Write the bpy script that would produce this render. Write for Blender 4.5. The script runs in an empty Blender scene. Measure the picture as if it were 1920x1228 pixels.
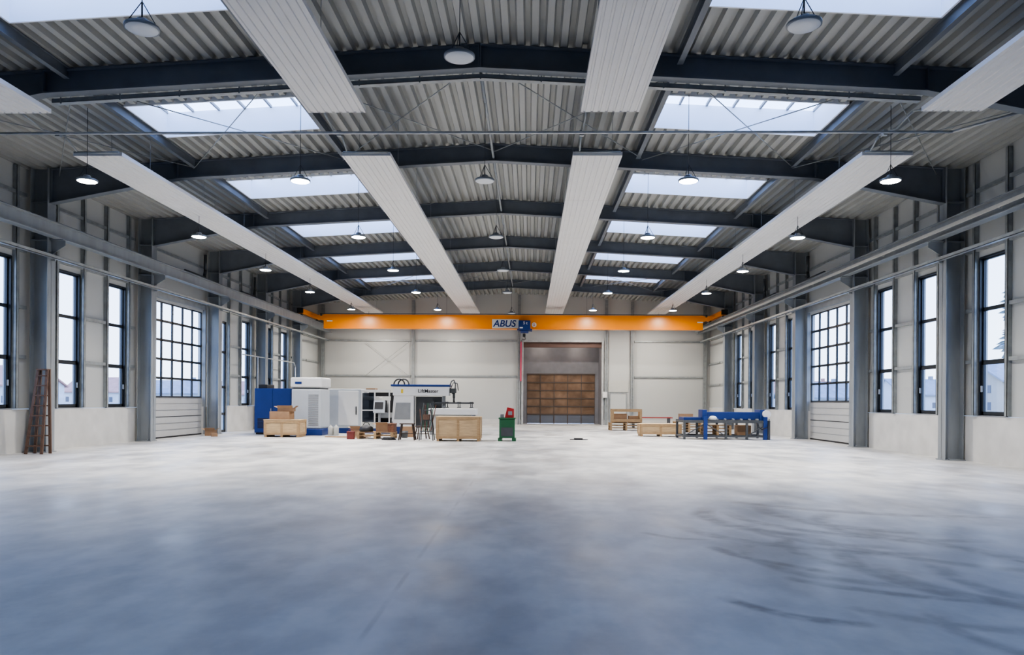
import bpy, math, random
from mathutils import Vector, Matrix
random.seed(7)
S = bpy.context.scene
COL = S.collection

# ------------------------------------------------------------------ materials
def nt(name):
    m = bpy.data.materials.new(name); m.use_nodes = True
    t = m.node_tree
    return m, t, t.nodes["Principled BSDF"]

def mat(name, col, rough=0.5, metal=0.0, var=0.0, scale=4.0, bump=0.0, emit=None, es=0.0, stretch=(1,1,1), spec=0.5):
    m, t, b = nt(name)
    b.inputs["Base Color"].default_value = (*col, 1)
    b.inputs["Roughness"].default_value = rough
    b.inputs["Metallic"].default_value = metal
    b.inputs["Specular IOR Level"].default_value = spec
    if var > 0 or bump > 0:
        tc = t.nodes.new("ShaderNodeTexCoord")
        mp = t.nodes.new("ShaderNodeMapping"); mp.inputs["Scale"].default_value = stretch
        n = t.nodes.new("ShaderNodeTexNoise"); n.inputs["Scale"].default_value = scale; n.inputs["Detail"].default_value = 6
        t.links.new(tc.outputs["Object"], mp.inputs[0]); t.links.new(mp.outputs[0], n.inputs["Vector"])
        if var > 0:
            r = t.nodes.new("ShaderNodeValToRGB")
            r.color_ramp.elements[0].position = 0.3; r.color_ramp.elements[1].position = 0.7
            r.color_ramp.elements[0].color = (*[c*(1-var) for c in col], 1)
            r.color_ramp.elements[1].color = (*[min(1, c*(1+var)) for c in col], 1)
            t.links.new(n.outputs["Fac"], r.inputs[0]); t.links.new(r.outputs[0], b.inputs["Base Color"])
        if bump > 0:
            bp = t.nodes.new("ShaderNodeBump"); bp.inputs["Strength"].default_value = bump; bp.inputs["Distance"].default_value = 0.02
            t.links.new(n.outputs["Fac"], bp.inputs["Height"]); t.links.new(bp.outputs[0], b.inputs["Normal"])
    if emit:
        b.inputs["Emission Color"].default_value = (*emit, 1); b.inputs["Emission Strength"].default_value = es
    return m

def glassmat(name, tint=(0.93, 0.96, 1.0), gloss=0.08):
    m = bpy.data.materials.new(name); m.use_nodes = True
    t = m.node_tree; t.nodes.clear()
    o = t.nodes.new("ShaderNodeOutputMaterial"); mx = t.nodes.new("ShaderNodeMixShader")
    tr = t.nodes.new("ShaderNodeBsdfTransparent"); gl = t.nodes.new("ShaderNodeBsdfGlossy")
    tr.inputs[0].default_value = (*tint, 1); gl.inputs["Roughness"].default_value = 0.05
    mx.inputs[0].default_value = gloss
    t.links.new(tr.outputs[0], mx.inputs[1]); t.links.new(gl.outputs[0], mx.inputs[2]); t.links.new(mx.outputs[0], o.inputs[0])
    return m

M = {}
M['steel_dark'] = mat("steel_dark", (0.125, 0.14, 0.162), 0.45, 0.0, 0.12, 2)
M['steel_grey'] = mat("steel_grey", (0.26, 0.28, 0.295), 0.42, 0.1, 0.12, 3, stretch=(1, 1, .3))
M['galv'] = mat("galvanised", (0.30, 0.32, 0.325), 0.4, 0.25, 0.15, 5)
M['galvlight'] = mat("galvanised_light", (0.45, 0.46, 0.46), 0.4, 0.1, 0.15, 5)
M['deck'] = mat("deck_sheet", (0.33, 0.335, 0.32), 0.45, 0.05, 0.06, 1.0, stretch=(1, .3, 1))
M['panelw'] = mat("radiant_white", (0.68, 0.67, 0.655), 0.45, 0, 0.02, 2)
M['concrete'] = mat("plinth_concrete", (0.58, 0.57, 0.545), 0.8, 0, 0.09, 1.6, 0.15)
M['curb'] = mat("curb_white", (0.88, 0.90, 0.95), 0.5)
M['frame'] = mat("window_anthracite", (0.018, 0.023, 0.03), 0.4)
M['glass'] = glassmat("clear_glass")
M['skyglass'] = glassmat("skylight_glass", (0.95, 0.98, 1.0), 0.04)
M['orange'] = mat("crane_orange", (0.88, 0.27, 0.006), 0.3)
M['white'] = mat("paint_white", (0.66, 0.66, 0.65), 0.4, 0, 0.03, 3)
M['palegrey'] = mat("paint_pale_blue_grey", (0.44, 0.47, 0.50), 0.4, 0, 0.03, 3)
M['offwhite'] = mat("paint_offwhite", (0.46, 0.46, 0.43), 0.45, 0, 0.04, 3)
M['blue'] = mat("paint_blue", (0.012, 0.035, 0.16), 0.35, 0, 0.08, 2)
M['navy'] = mat("logo_navy", (0.01, 0.03, 0.16), 0.4)
M['black'] = mat("black", (0.012, 0.012, 0.014), 0.5)
M['dgrey'] = mat("dark_grey", (0.06, 0.065, 0.07), 0.5, 0, 0.1, 4)
M['mgrey'] = mat("mid_grey", (0.24, 0.25, 0.26), 0.5, 0, 0.06, 4)
M['wood'] = mat("spruce", (0.38, 0.25, 0.13), 0.65, 0, 0.18, 6, 0.15, stretch=(1, 1, 7))
M['ply'] = mat("plywood", (0.48, 0.34, 0.19), 0.6, 0, 0.16, 3, 0.1, stretch=(1, 1, 6))
M['oldwood'] = mat("old_wood", (0.12, 0.07, 0.048), 0.7, 0, 0.3, 9, 0.2, stretch=(5, 5, 1))
M['darkwood'] = mat("dark_wood", (0.05, 0.032, 0.022), 0.7, 0, 0.3, 8)
M['card'] = mat("cardboard", (0.29, 0.18, 0.105), 0.8, 0, 0.08, 5)
M['rust'] = mat("rusty_steel", (0.16, 0.07, 0.04), 0.7, 0, 0.35, 12)
M['green'] = mat("machine_green", (0.02, 0.11, 0.045), 0.4, 0, 0.1, 5)
M['red'] = mat("red_paint", (0.36, 0.02, 0.02), 0.4)
M['pink'] = mat("pink_strap", (0.5, 0.05, 0.11), 0.6)
M['smoke'] = glassmat("smoked_glass", (0.35, 0.37, 0.40), 0.15)
M['lens_on'] = mat("lens_on", (1, 1, 1), 0.4, emit=(1.0, 0.96, 0.90), es=45)
M['lens_off'] = mat("lens_off", (0.66, 0.68, 0.70), 0.3)
M['lamp'] = mat("lamp_housing", (0.26, 0.28, 0.30), 0.4, 0.3)
M['gatew'] = mat("gate_panel", (0.46, 0.46, 0.45), 0.5, 0, 0.03, 2)
M['brownglass'] = mat("gate_brown_pane", (0.20, 0.13, 0.085), 0.25, 0, 0.35, 1.1)
M['brownframe'] = mat("gate_brown_frame", (0.095, 0.07, 0.055), 0.5)
M['gateblue'] = mat("gate_lower_panel", (0.14, 0.155, 0.19), 0.4)
M['vest'] = mat("vestibule_sheet", (0.21, 0.21, 0.23), 0.6, 0, 0.08, 2)
M['brownceil'] = mat("vestibule_brown", (0.13, 0.075, 0.06), 0.6)
M['grass'] = mat("ground_outdoor", (0.35, 0.38, 0.35), 0.9, 0, 0.2, .3)
M['roofred'] = mat("roof_tile_red", (0.40, 0.22, 0.18), 0.8, 0, 0.15, 1)
M['roofgrey'] = mat("roof_tile_grey", (0.22, 0.24, 0.27), 0.8, 0, 0.15, 1)
M['render'] = mat("house_render", (0.36, 0.33, 0.28), 0.8, 0, 0.05, .5)
M['render2'] = mat("house_render_pale", (0.50, 0.51, 0.52), 0.8, 0, 0.05, .5)
M['hwin'] = mat("house_window", (0.08, 0.09, 0.12), 0.2)
M['needle_hazed'] = mat("conifer_needles_hazed", (0.22, 0.27, 0.28), 0.9, 0, 0.2, 3)  # pale grey-blue: distance haze put into the conifer's colour
M['wallc'] = mat("wall_cassette", (0.455, 0.465, 0.455), 0.5, 0, 0.02, .5)

# ------------------------------------------------------------------ mesh builder
class MB:
    def __init__(s): s.v = []; s.f = []; s.m = []; s.sm = []
    def add(s, vs, fs, m=0, smooth=False):
        o = len(s.v); s.v += [tuple(v) for v in vs]
        for f in fs: s.f.append([i + o for i in f]); s.m.append(m); s.sm.append(smooth)
        return s
    def box(s, x0, x1, y0, y1, z0, z1, m=0):
        return s.add([(x0,y0,z0),(x1,y0,z0),(x1,y1,z0),(x0,y1,z0),(x0,y0,z1),(x1,y0,z1),(x1,y1,z1),(x0,y1,z1)],
              [(0,3,2,1),(4,5,6,7),(0,1,5,4),(1,2,6,5),(2,3,7,6),(3,0,4,7)], m)
    def prism(s, poly, axis, a, b, m=0):
        n = len(poly)
        def P(p, t):
            if axis == 'y': return (p[0], t, p[1])
            if axis == 'x': return (t, p[0], p[1])
            return (p[0], p[1], t)
        vs = [P(p, a) for p in poly] + [P(p, b) for p in poly]
        fs = [list(range(n)), list(range(2*n-1, n-1, -1))] + [[i, i+n, (i+1) % n + n, (i+1) % n] for i in range(n)]
        return s.add(vs, fs, m)
    def cyl(s, p0, p1, r, n=12, r2=None, m=0):
        p0 = Vector(p0); p1 = Vector(p1); r2 = r if r2 is None else r2
        d = (p1-p0).normalized(); a = Vector((0,0,1)) if abs(d.z) < .9 else Vector((1,0,0))
        u = d.cross(a).normalized(); w = d.cross(u)
        vs = []
        for p, rr in ((p0, r), (p1, r2)):
            for i in range(n):
                t = 2*math.pi*i/n; vs.append(p + (u*math.cos(t) + w*math.sin(t))*rr)
        o = len(s.v)
        s.add(vs, [[i, (i+1) % n, (i+1) % n+n, i+n] for i in range(n)], m, n > 5)
        s.f.append([o+i for i in range(n-1, -1, -1)]); s.m.append(m); s.sm.append(False)
        s.f.append([o+n+i for i in range(n)]); s.m.append(m); s.sm.append(False)
        return s
    def tube(s, pts, r, n=8, m=0):
        for a, b in zip(pts[:-1], pts[1:]): s.cyl(a, b, r, n, m=m)
        return s
    def lathe(s, prof, c=(0,0,0), n=28, m=0):
        vs = []; k = len(prof)
        for r, z in prof:
            for i in range(n):
                t = 2*math.pi*i/n; vs.append((c[0]+r*math.cos(t), c[1]+r*math.sin(t), c[2]+z))
        fs = [[j*n+i, j*n+(i+1) % n, (j+1)*n+(i+1) % n, (j+1)*n+i] for j in range(k-1) for i in range(n)]
        return s.add(vs, fs, m, True)
    def bar(s, p0, p1, w, h, m=0, up=(0,0,1)):
        p0 = Vector(p0); p1 = Vector(p1); d = (p1-p0).normalized(); a = Vector(up)
        if abs(d.dot(a)) > .98: a = Vector((0,1,0))
        u = d.cross(a).normalized()*w/2; v = d.cross(u).normalized()*h/2
        vs = [p+q for p in (p0, p1) for q in (-u-v, u-v, u+v, -u+v)]
        return s.add(vs, [(0,3,2,1),(4,5,6,7),(0,1,5,4),(1,2,6,5),(2,3,7,6),(3,0,4,7)], m)
    def obj(s, name, mats, parent=None, loc=(0,0,0), bevel=0, rot=0):
        me = bpy.data.meshes.new(name)
        me.from_pydata(s.v, [], s.f); me.update()
        for k in (mats if isinstance(mats, (list, tuple)) else [mats]): me.materials.append(M[k] if isinstance(k, str) else k)
        me.polygons.foreach_set("material_index", s.m); me.polygons.foreach_set("use_smooth", s.sm)
        import bmesh
        bm = bmesh.new(); bm.from_mesh(me); bmesh.ops.recalc_face_normals(bm, faces=bm.faces); bm.to_mesh(me); bm.free()
        o = bpy.data.objects.new(name, me); COL.objects.link(o); o.location = loc; o.rotation_euler[2] = rot
        if parent: o.parent = parent
        if bevel:
            b = o.modifiers.new("bevel", 'BEVEL'); b.width = bevel; b.segments = 2; b.limit_method = 'ANGLE'
        return o

def tag(o, label, cat, group=None):
    o["label"] = label; o["category"] = cat
    if group: o["group"] = group
    return o
def struct(o, label=None):
    o["kind"] = "structure"
    if label: o["label"] = label
    return o
def thing(name, loc, label, cat, group=None, rot=0):
    e = bpy.data.objects.new(name, None); COL.objects.link(e); e.location = loc; e.rotation_euler[2] = rot
    e.empty_display_size = .2
    return tag(e, label, cat, group)
def copy_thing(root, loc, rot=None):
    r = root.copy(); COL.objects.link(r); r.location = loc
    if rot is not None: r.rotation_euler[2] = rot
    def rec(src, dst):
        for c in src.children:
            k = c.copy(); COL.objects.link(k); k.parent = dst; rec(c, k)
    rec(root, r)
    return r
def lettering(body, size, loc, parent, m, shear=0, offset=0, name="lettering"):
    cu = bpy.data.curves.new("t", 'FONT'); cu.body = body; cu.size = size; cu.shear = shear; cu.offset = offset; cu.extrude = 0.004
    cu.align_x = 'CENTER'; cu.align_y = 'CENTER'
    t = bpy.data.objects.new("t", cu); COL.objects.link(t)
    bpy.context.view_layer.update()
    me = bpy.data.meshes.new_from_object(t.evaluated_get(bpy.context.evaluated_depsgraph_get()))
    bpy.data.objects.remove(t)
    me.materials.clear(); me.materials.append(M[m])
    o = bpy.data.objects.new(name, me); COL.objects.link(o); o.parent = parent; o.location = loc; o.rotation_euler = (math.pi/2, 0, 0)
    return o

# ------------------------------------------------------------------ dimensions
XL, XR, XC = -14.9, 12.5, -1.1
Y0, Y1 = -8.4, 51.6
FR = [15.6+6*i for i in range(6)]          # frames in view
BAYS = [Y0+6*i for i in range(10)]
def zr(x): return 9.12 - 0.055*abs(x-XC)
CXL, CXR = -14.2, 11.87
SKX = [(-9.75, -5.55), (3.2, 7.4)]
SKB = BAYS[:-1]

# ------------------------------------------------------------------ floor
def floor_material():
    m, t, b = nt("floor_concrete"); L = t.links; N = t.nodes
    geo = N.new("ShaderNodeNewGeometry")
    def math_(op, a, b_=None, c=None):
        n = N.new("ShaderNodeMath"); n.operation = op
        for i, v in enumerate((a, b_, c)):
            if v is None: continue
            if isinstance(v, (int, float)): n.inputs[i].default_value = v
            else: L.new(v, n.inputs[i])
        return n.outputs[0]
    def vm(op, a, b_=None):
        n = N.new("ShaderNodeVectorMath"); n.operation = op
        for i, v in enumerate((a, b_)):
            if v is None: continue
            if isinstance(v, tuple): n.inputs[i].default_value = v
            else: L.new(v, n.inputs[i])
        return n
    def mr(v, a, b_, c, d):
        n = N.new("ShaderNodeMapRange"); n.interpolation_type = 'SMOOTHSTEP'
        L.new(v, n.inputs[0])
        for i, x in enumerate((a, b_, c, d)): n.inputs[i+1].default_value = x
        return n.outputs[0]
    def noise(sc, det=5, vec=None, st=None):
        n = N.new("ShaderNodeTexNoise"); n.inputs["Scale"].default_value = sc; n.inputs["Detail"].default_value = det
        src = geo.outputs["Position"]
        if st:
            src = vm('MULTIPLY', src, st).outputs[0]
        L.new(src, n.inputs["Vector"]); return n.outputs["Fac"]
    big = noise(.22, 4); med = noise(.9, 6, st=(1, .55, 1)); fine = noise(14, 4); mot = noise(2.6, 8, st=(1, .6, 1))
    v = math_('ADD', math_('MULTIPLY', mr(big, .35, .65, 0, 1), .25), math_('MULTIPLY', mr(med, .35, .7, 0, 1), .4))
    v = math_('ADD', v, math_('MULTIPLY', fine, .12))
    v = math_('ADD', v, math_('MULTIPLY', mr(mot, .35, .65, 0, 1), .23))
    ramp = N.new("ShaderNodeValToRGB"); L.new(v, ramp.inputs[0])
    ramp.color_ramp.elements[0].color = (0.33, 0.335, 0.34, 1); ramp.color_ramp.elements[1].color = (0.61, 0.60, 0.57, 1)
    ramp.color_ramp.elements[0].position = 0.1; ramp.color_ramp.elements[1].position = .78
    # tyre marks
    arcs = [((2.8,11.4),(2.55,10.0),(3.64,8.9),.20,.8),((3.6,11.6),(3.75,10.1),(5.2,9.2),.20,.75),((2.7,8.6),(2.4,7.3),(3.0,6.7),.13,.75),
            ((2.0,8.4),(2.35,7.6),(3.0,7.0),.13,.9),((1.67,6.0),(1.95,5.65),(2.6,5.4),.10,.9),((2.4,6.8),(3.0,6.35),(3.9,6.1),.10,.85),
            ((2.0,9.4),(2.8,8.4),(4.4,8.0),.16,.8),((3.5,8.3),(3.3,6.9),(4.4,5.6),.16,.75),((4.0,9.5),(4.9,8.2),(5.4,6.5),.20,.7),
            ((1.4,9.2),(1.7,8.8),(2.1,8.7),.08,.7),((3.0,12.5),(4.8,11.0),(7.2,10.8),.20,.6),((3.2,5.9),(3.1,5.0),(3.8,4.4),.12,.6),
            ((3.1,8.9),(2.9,7.9),(3.8,7.0),.14,.75),((3.6,7.6),(3.6,6.4),(4.6,5.9),.16,.7),((2.9,10.6),(3.6,9.3),(5.6,8.9),.15,.7),
            ((4.4,10.8),(3.9,9.6),(4.9,8.6),.17,.7),((3.0,10.0),(3.1,8.8),(4.3,8.4),.17,.6),((4.2,7.6),(4.0,6.4),(5.0,5.6),.16,.6),
            ((2.5,5.9),(3.2,5.4),(4.2,5.3),.12,.6),((3.3,9.4),(4.2,7.6),(6.2,7.2),.15,.6)]
    tot = None
    wob = noise(2.5, 3)
    for (a, b2, c, w, st) in arcs:
        A, B, C = Vector((*a, 0)), Vector((*b2, 0)), Vector((*c, 0))
        d = 2*(A.x*(B.y-C.y)+B.x*(C.y-A.y)+C.x*(A.y-B.y))
        ux = ((A.x**2+A.y**2)*(B.y-C.y)+(B.x**2+B.y**2)*(C.y-A.y)+(C.x**2+C.y**2)*(A.y-B.y))/d
        uy = ((A.x**2+A.y**2)*(C.x-B.x)+(B.x**2+B.y**2)*(A.x-C.x)+(C.x**2+C.y**2)*(B.x-A.x))/d
        ce = Vector((ux, uy, 0)); r = (A-ce).length; mid = (B-ce).normalized()
        ch = min((A-ce).normalized().dot(mid), (C-ce).normalized().dot(mid))
        rel = vm('SUBTRACT', geo.outputs["Position"], (ux, uy, 0))
        ln = vm('LENGTH', rel.outputs[0]).outputs["Value"]
        nn = vm('NORMALIZE', rel.outputs[0])
        dt = vm('DOT_PRODUCT', nn.outputs[0], tuple(mid)).outputs["Value"]
        ring = mr(math_('ABSOLUTE', math_('SUBTRACT', math_('ADD', ln, math_('MULTIPLY', math_('SUBTRACT', wob, .5), .10)), r)), w*.2, w*1.2, 1, 0)
        ang = mr(dt, ch, ch+(1-ch)*.6, 0, 1)
        k = math_('MULTIPLY', math_('MULTIPLY', ring, ang), st)
        tot = k if tot is None else math_('MAXIMUM', tot, k)
    tot = math_('MULTIPLY', tot, mr(noise(4, 5), .3, .65, .4, 1))
    # darker worn blotches
    blo = math_('MULTIPLY', mr(noise(.55, 7, st=(1, .7, 1)), .50, .75, 0, 1), .40)
    # joint along the hall axis
    sep = N.new("ShaderNodeSeparateXYZ"); L.new(geo.outputs["Position"], sep.inputs[0])
    jx = math_('ABSOLUTE', math_('ADD', sep.outputs[0], 1.12))
    joint = math_('MULTIPLY', math_('MULTIPLY', mr(jx, .008, .035, 1, 0), mr(noise(1.5, 4), .4, .65, .1, 1)), .24)
    jx2 = math_('ABSOLUTE', math_('ADD', sep.outputs[0], math_('ADD', math_('MULTIPLY', wob, .3), .95)))
    worn = math_('MULTIPLY', math_('MULTIPLY', mr(jx2, .0, .3, 1, 0), mr(med, .35, .6, .2, 1)), .55)
    dk = math_('MAXIMUM', math_('MAXIMUM', math_('MULTIPLY', tot, .85), blo), joint)
    mix = N.new("ShaderNodeMix"); mix.data_type = 'RGBA'; L.new(worn, mix.inputs["Factor"])
    L.new(ramp.outputs[0], mix.inputs[6]); mix.inputs[7].default_value = (.70, .68, .66, 1)
    mix2 = N.new("ShaderNodeMix"); mix2.data_type = 'RGBA'; L.new(dk, mix2.inputs["Factor"])
    L.new(mix.outputs[2], mix2.inputs[6]); mix2.inputs[7].default_value = (.14, .11, .09, 1)
    L.new(mix2.outputs[2], b.inputs["Base Color"])
    L.new(mr(med, .3, .7, .32, .52), b.inputs["Roughness"]); b.inputs["Specular IOR Level"].default_value = .4
    bp = N.new("ShaderNodeBump"); bp.inputs["Strength"].default_value = .08; bp.inputs["Distance"].default_value = .01
    L.new(fine, bp.inputs["Height"]); L.new(bp.outputs[0], b.inputs["Normal"])
    return m
M['floor'] = floor_material()
struct(MB().box(XL-.2, XR+.2, Y0-.2, Y1+3.5, -.12, 0).obj("floor", 'floor'), "smooth grey-white concrete floor with tyre marks")
struct(MB().box(-400, 400, -200, 500, -.6, -.2).obj("ground", 'grass'), "grass and yard outside the hall")

# ------------------------------------------------------------------ walls
WZ0, WZ1 = 1.28, 5.67
WOFF = [(1.3, 2.5), (4.05, 5.27)]
openL, openR = [], []      # (y0,y1,z0,z1,type)
for by in BAYS:
    k = round((by-15.6)/6)
    for ops, side in ((openL, 'L'), (openR, 'R')):
        if k == 2: ops.append((by+1.2, by+5.75, 0, 5.55, 'gate'))
        elif k == 3:
            if side == 'L': ops.append((by+1.3, by+2.4, 0, 5.4, 'door'))
            else: ops.append((by+1.3, by+2.5, WZ0, WZ1, 'win'))
            ops.append((by+4.05, by+5.27, WZ0, WZ1, 'win'))
        elif k == 5 or k < -1: pass
        else:
            for a, b in WOFF: ops.append((by+a, by+b, WZ0, WZ1, 'win'))
def wall_cells(ops, lo, hi, ztop, mb, fn, zbot=0):
    ys = sorted({lo, hi, *[o[0] for o in ops], *[o[1] for o in ops]})
    for a, b in zip(ys[:-1], ys[1:]):
        hs = sorted([(o[2], o[3]) for o in ops if o[0] <= a+1e-4 and o[1] >= b-1e-4])
        z = zbot
        for h0, h1 in hs:
            if h0 > z: fn(mb, a, b, z, h0)
            z = max(z, h1)
        if z < ztop: fn(mb, a, b, z, ztop)
for side, X, s, ops in (("left", XL, -1, openL), ("right", XR, 1, openR)):
    xa, xb = (X, X+s*.22) if s > 0 else (X+s*.22, X)
    mb = MB(); wall_cells(ops, Y0, Y1, 9.4, mb, lambda m, a, b, c, d: m.box(xa, xb, a, b, c, d), 1.28)
    struct(mb.obj("wall_"+side, 'wallc'), "off-white sheet metal cassette wall")
    mb = MB(); wall_cells([o for o in ops if o[2] < 1], Y0, Y1, 1.27, mb, lambda m, a, b, c, d: m.box(xa-(.05 if s > 0 else 0), xb+(.05 if s < 0 else 0), a, b, c, d), 0)
    struct(mb.obj("baseboard_"+side, 'concrete'), "pale cast concrete plinth along the wall")
struct(MB().box(XL-.2, XR+.2, Y0-.22, Y0, 0, 9.4).obj("wall_back", 'wallc'), "off-white sheet metal gable wall")
GX0, GX1, GZ = -.45, 5.0, 5.75
mb = MB()
mb.box(XL-.2, GX0, Y1, Y1+.22, 0, 9.4).box(GX1, XR+.2, Y1, Y1+.22, 0, 9.4).box(GX0, GX1, Y1, Y1+.22, GZ, 9.4)
struct(mb.obj("wall_front", 'wallc'), "off-white sheet metal gable wall with gate opening")
mb = MB(); mb.box(XL, GX0-.1, Y1-.06, Y1, 0, .35).box(GX1+.1, 5.5, Y1-.06, Y1, 0, .35).box(6.75, XR, Y1-.06, Y1, 0, .35)
struct(mb.obj("baseboard_front", 'concrete'))

tn = [0]
def trim(mb, m, label=None, bevel=0):
    tn[0] += 1
    return struct(mb.obj("trim_%d" % tn[0], m, bevel=bevel), label)
mb = MB(); VY = Y1+2.4
mb.box(GX0-.15, GX0, Y1+.22, VY, 0, GZ+.1).box(GX1, GX1+.15, Y1+.22, VY, 0, GZ+.1).box(GX0, GX1, VY, VY+.2, 3.6, GZ+.1)
mb.box(GX0, -.2, VY, VY+.2, 0, 3.6).box(4.75, GX1, VY, VY+.2, 0, 3.6)
trim(mb, 'vest', "grey sheet lining of the gate vestibule")
trim(MB().box(GX0-.15, GX1+.15, Y1+.22, VY+.2, GZ, GZ+.15).box(GX0, GX1, Y1+.25, Y1+.5, GZ-.35, GZ), 'brownceil', "brown ceiling of the gate vestibule")
trim(MB().box(GX0-.14, GX0, Y1-.1, Y1+.02, 0, GZ+.12).box(GX1, GX1+.14, Y1-.1, Y1+.02, 0, GZ+.12).box(GX0, GX1, Y1-.1, Y1+.02, GZ, GZ+.12), 'galvlight', "steel frame around the gate opening")

dn = [0]; wn = [0]
dn[0] += 1
fr = MB(); pn = MB(); X0, X1 = -.2, 4.75
rows = [0, .68, 1.26, 1.84, 2.42, 3.0, 3.6]
for z in rows[1:]: fr.box(X0, X1, VY-.03, VY+.1, z-.04, z+.04)
for i in range(6):
    x = X0+(X1-X0)*i/5; fr.box(max(X0, x-.03), min(X1, x+.03), VY-.02, VY+.1, 0, 3.6)
d = struct(fr.obj("door_1", 'brownframe'), "sectional gate with brown panes and grey bottom panel")
pn.box(X0, X1, VY+.02, VY+.09, .68, 3.6); pn.obj("pane", 'brownglass', d)
MB().box(X0, X1, VY+.02, VY+.09, .02, .68).obj("panel", 'gateblue', d)
dn[0] += 1
d = struct(MB().box(5.6, 6.7, Y1-.08, Y1-.002, 0, 2.2).obj("door_2", 'wallc', bevel=.01), "pale steel door in the gable wall")
MB().box(5.55, 5.62, Y1-.11, Y1-.003, 0, 2.27).box(6.68, 6.75, Y1-.11, Y1-.003, 0, 2.27).box(5.6, 6.7, Y1-.11, Y1-.003, 2.2, 2.27).obj("frame", 'galv', d)
MB().box(5.7, 5.83, Y1-.14, Y1-.12, 1.03, 1.06).box(5.7, 5.73, Y1-.13, Y1-.08, 1.0, 1.09).obj("handle", 'black', d)
trim(MB().box(5.45, 6.85, Y1-.05, Y1-.004, 2.3, 3.1), 'offwhite', "pale sheet panel over the door")

def window(side, y0, y1, z0, z1):
    wn[0] += 1
    X, s = (XL, -1) if side == 'L' else (XR, 1)
    a, b = sorted((X+s*.06, X+s*.13))
    f = MB(); w = .075
    f.box(a, b, y0, y0+w, z0, z1).box(a, b, y1-w, y1, z0, z1).box(a, b, y0, y1, z0, z0+w).box(a, b, y0, y1, z1-w, z1)
    for z in (2.78, 4.24): f.box(a, b, y0, y1, z-.05, z+.05)
    c, d = sorted((X+s*.03, X+s*.06))
    f.box(c, d, y0+.05, y0+.13, z0+.05, 2.78).box(c, d, y1-.13, y1-.05, z0+.05, 2.78).box(c, d, y0+.05, y1-.05, z0+.05, z0+.13).box(c, d, y0+.05, y1-.05, 2.70, 2.78)
    c, d = sorted((X-s*.02, X+s*.06))
    f.box(c, d, y0-.02, y0+.03, z0, z1).box(c, d, y1-.03, y1+.02, z0, z1).box(c, d, y0, y1, z1-.03, z1+.02)
    o = struct(f.obj("window_%d" % wn[0], 'frame'), "tall anthracite window with three panes")
    g = X+s*.095
    MB().box(g-.005, g+.005, y0+.03, y1-.03, z0+.03, z1-.03).obj("pane", 'glass', o)
    hx = sorted((X+s*.03, X-s*.02)); MB().box(hx[0], hx[1], y1-.11, y1-.08, 1.95, 2.12).obj("handle", 'mgrey', o)
    MB().box(*sorted((X-s*.06, X+s*.06)), y0, y1, z0-.005, z0+.02).obj("sill", 'mgrey', o)
def gate(side, y0, y1, z1):
    dn[0] += 1
    X, s = (XL, -1) if side == 'L' else (XR, 1)
    a, b = sorted((X+s*.05, X+s*.11))
    f = MB(); n = 5; zb = 1.68; rows = 5
    for i in range(n+1):
        y = y0+(y1-y0)*i/n; f.box(a, b, max(y0, y-.04), min(y1, y+.04), zb, z1)
    for j in range(rows+1):
        z = zb+(z1-zb)*j/rows; f.box(a, b, y0, y1, max(zb, z-.045), min(z1, z+.045))
    o = struct(f.obj("door_%d" % dn[0], 'frame'), "glazed sectional gate with pale bottom panels")
    g = X+s*.08
    MB().box(g-.005, g+.005, y0, y1, zb, z1).obj("pane", 'glass', o)
    p = MB(); q = MB()
    c = sorted((X+s*.035, X+s*.05))
    p.box(a, b, y0, y1, .05, zb)
    q.box(c[0], c[1], y0, y1, 0, .06)
    for z in (.87, zb-.02): q.box(c[0], c[1], y0, y1, z-.012, z+.012)
    p.obj("panel", 'gatew', o)
    q.obj("seal", 'black', o)
    for z in (.33, .6, 1.14, 1.41): 
        MB().box(c[0]+.004, c[1], y0, y1, z-.006, z+.006).obj("groove", 'mgrey', o)
    t = MB(); c, d = sorted((X-s*.12, X+s*.03))
    t.box(c, d, y0-.1, y0-.002, 0, z1+.3).box(c, d, y1+.002, y1+.1, 0, z1+.3).box(c, d, y0, y1, z1+.1, z1+.3)
    t.obj("rail", 'steel_grey', o)
def glassdoor(side, y0, y1, z1):
    dn[0] += 1
    X, s = (XL, -1) if side == 'L' else (XR, 1)
    a, b = sorted((X+s*.04, X+s*.11)); f = MB()
    f.box(a, b, y0, y0+.1, 0, z1).box(a, b, y1-.1, y1, 0, z1)
    for z in (0.06, .9, 2.2, 3.9, z1-.05): f.box(a, b, y0, y1, z-.06, z+.06)
    o = struct(f.obj("door_%d" % dn[0], 'frame'), "narrow anthracite glazed door with fanlights")
    g = X+s*.08; MB().box(g-.005, g+.005, y0+.05, y1-.05, .1, z1-.05).obj("pane", 'glass', o)
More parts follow.
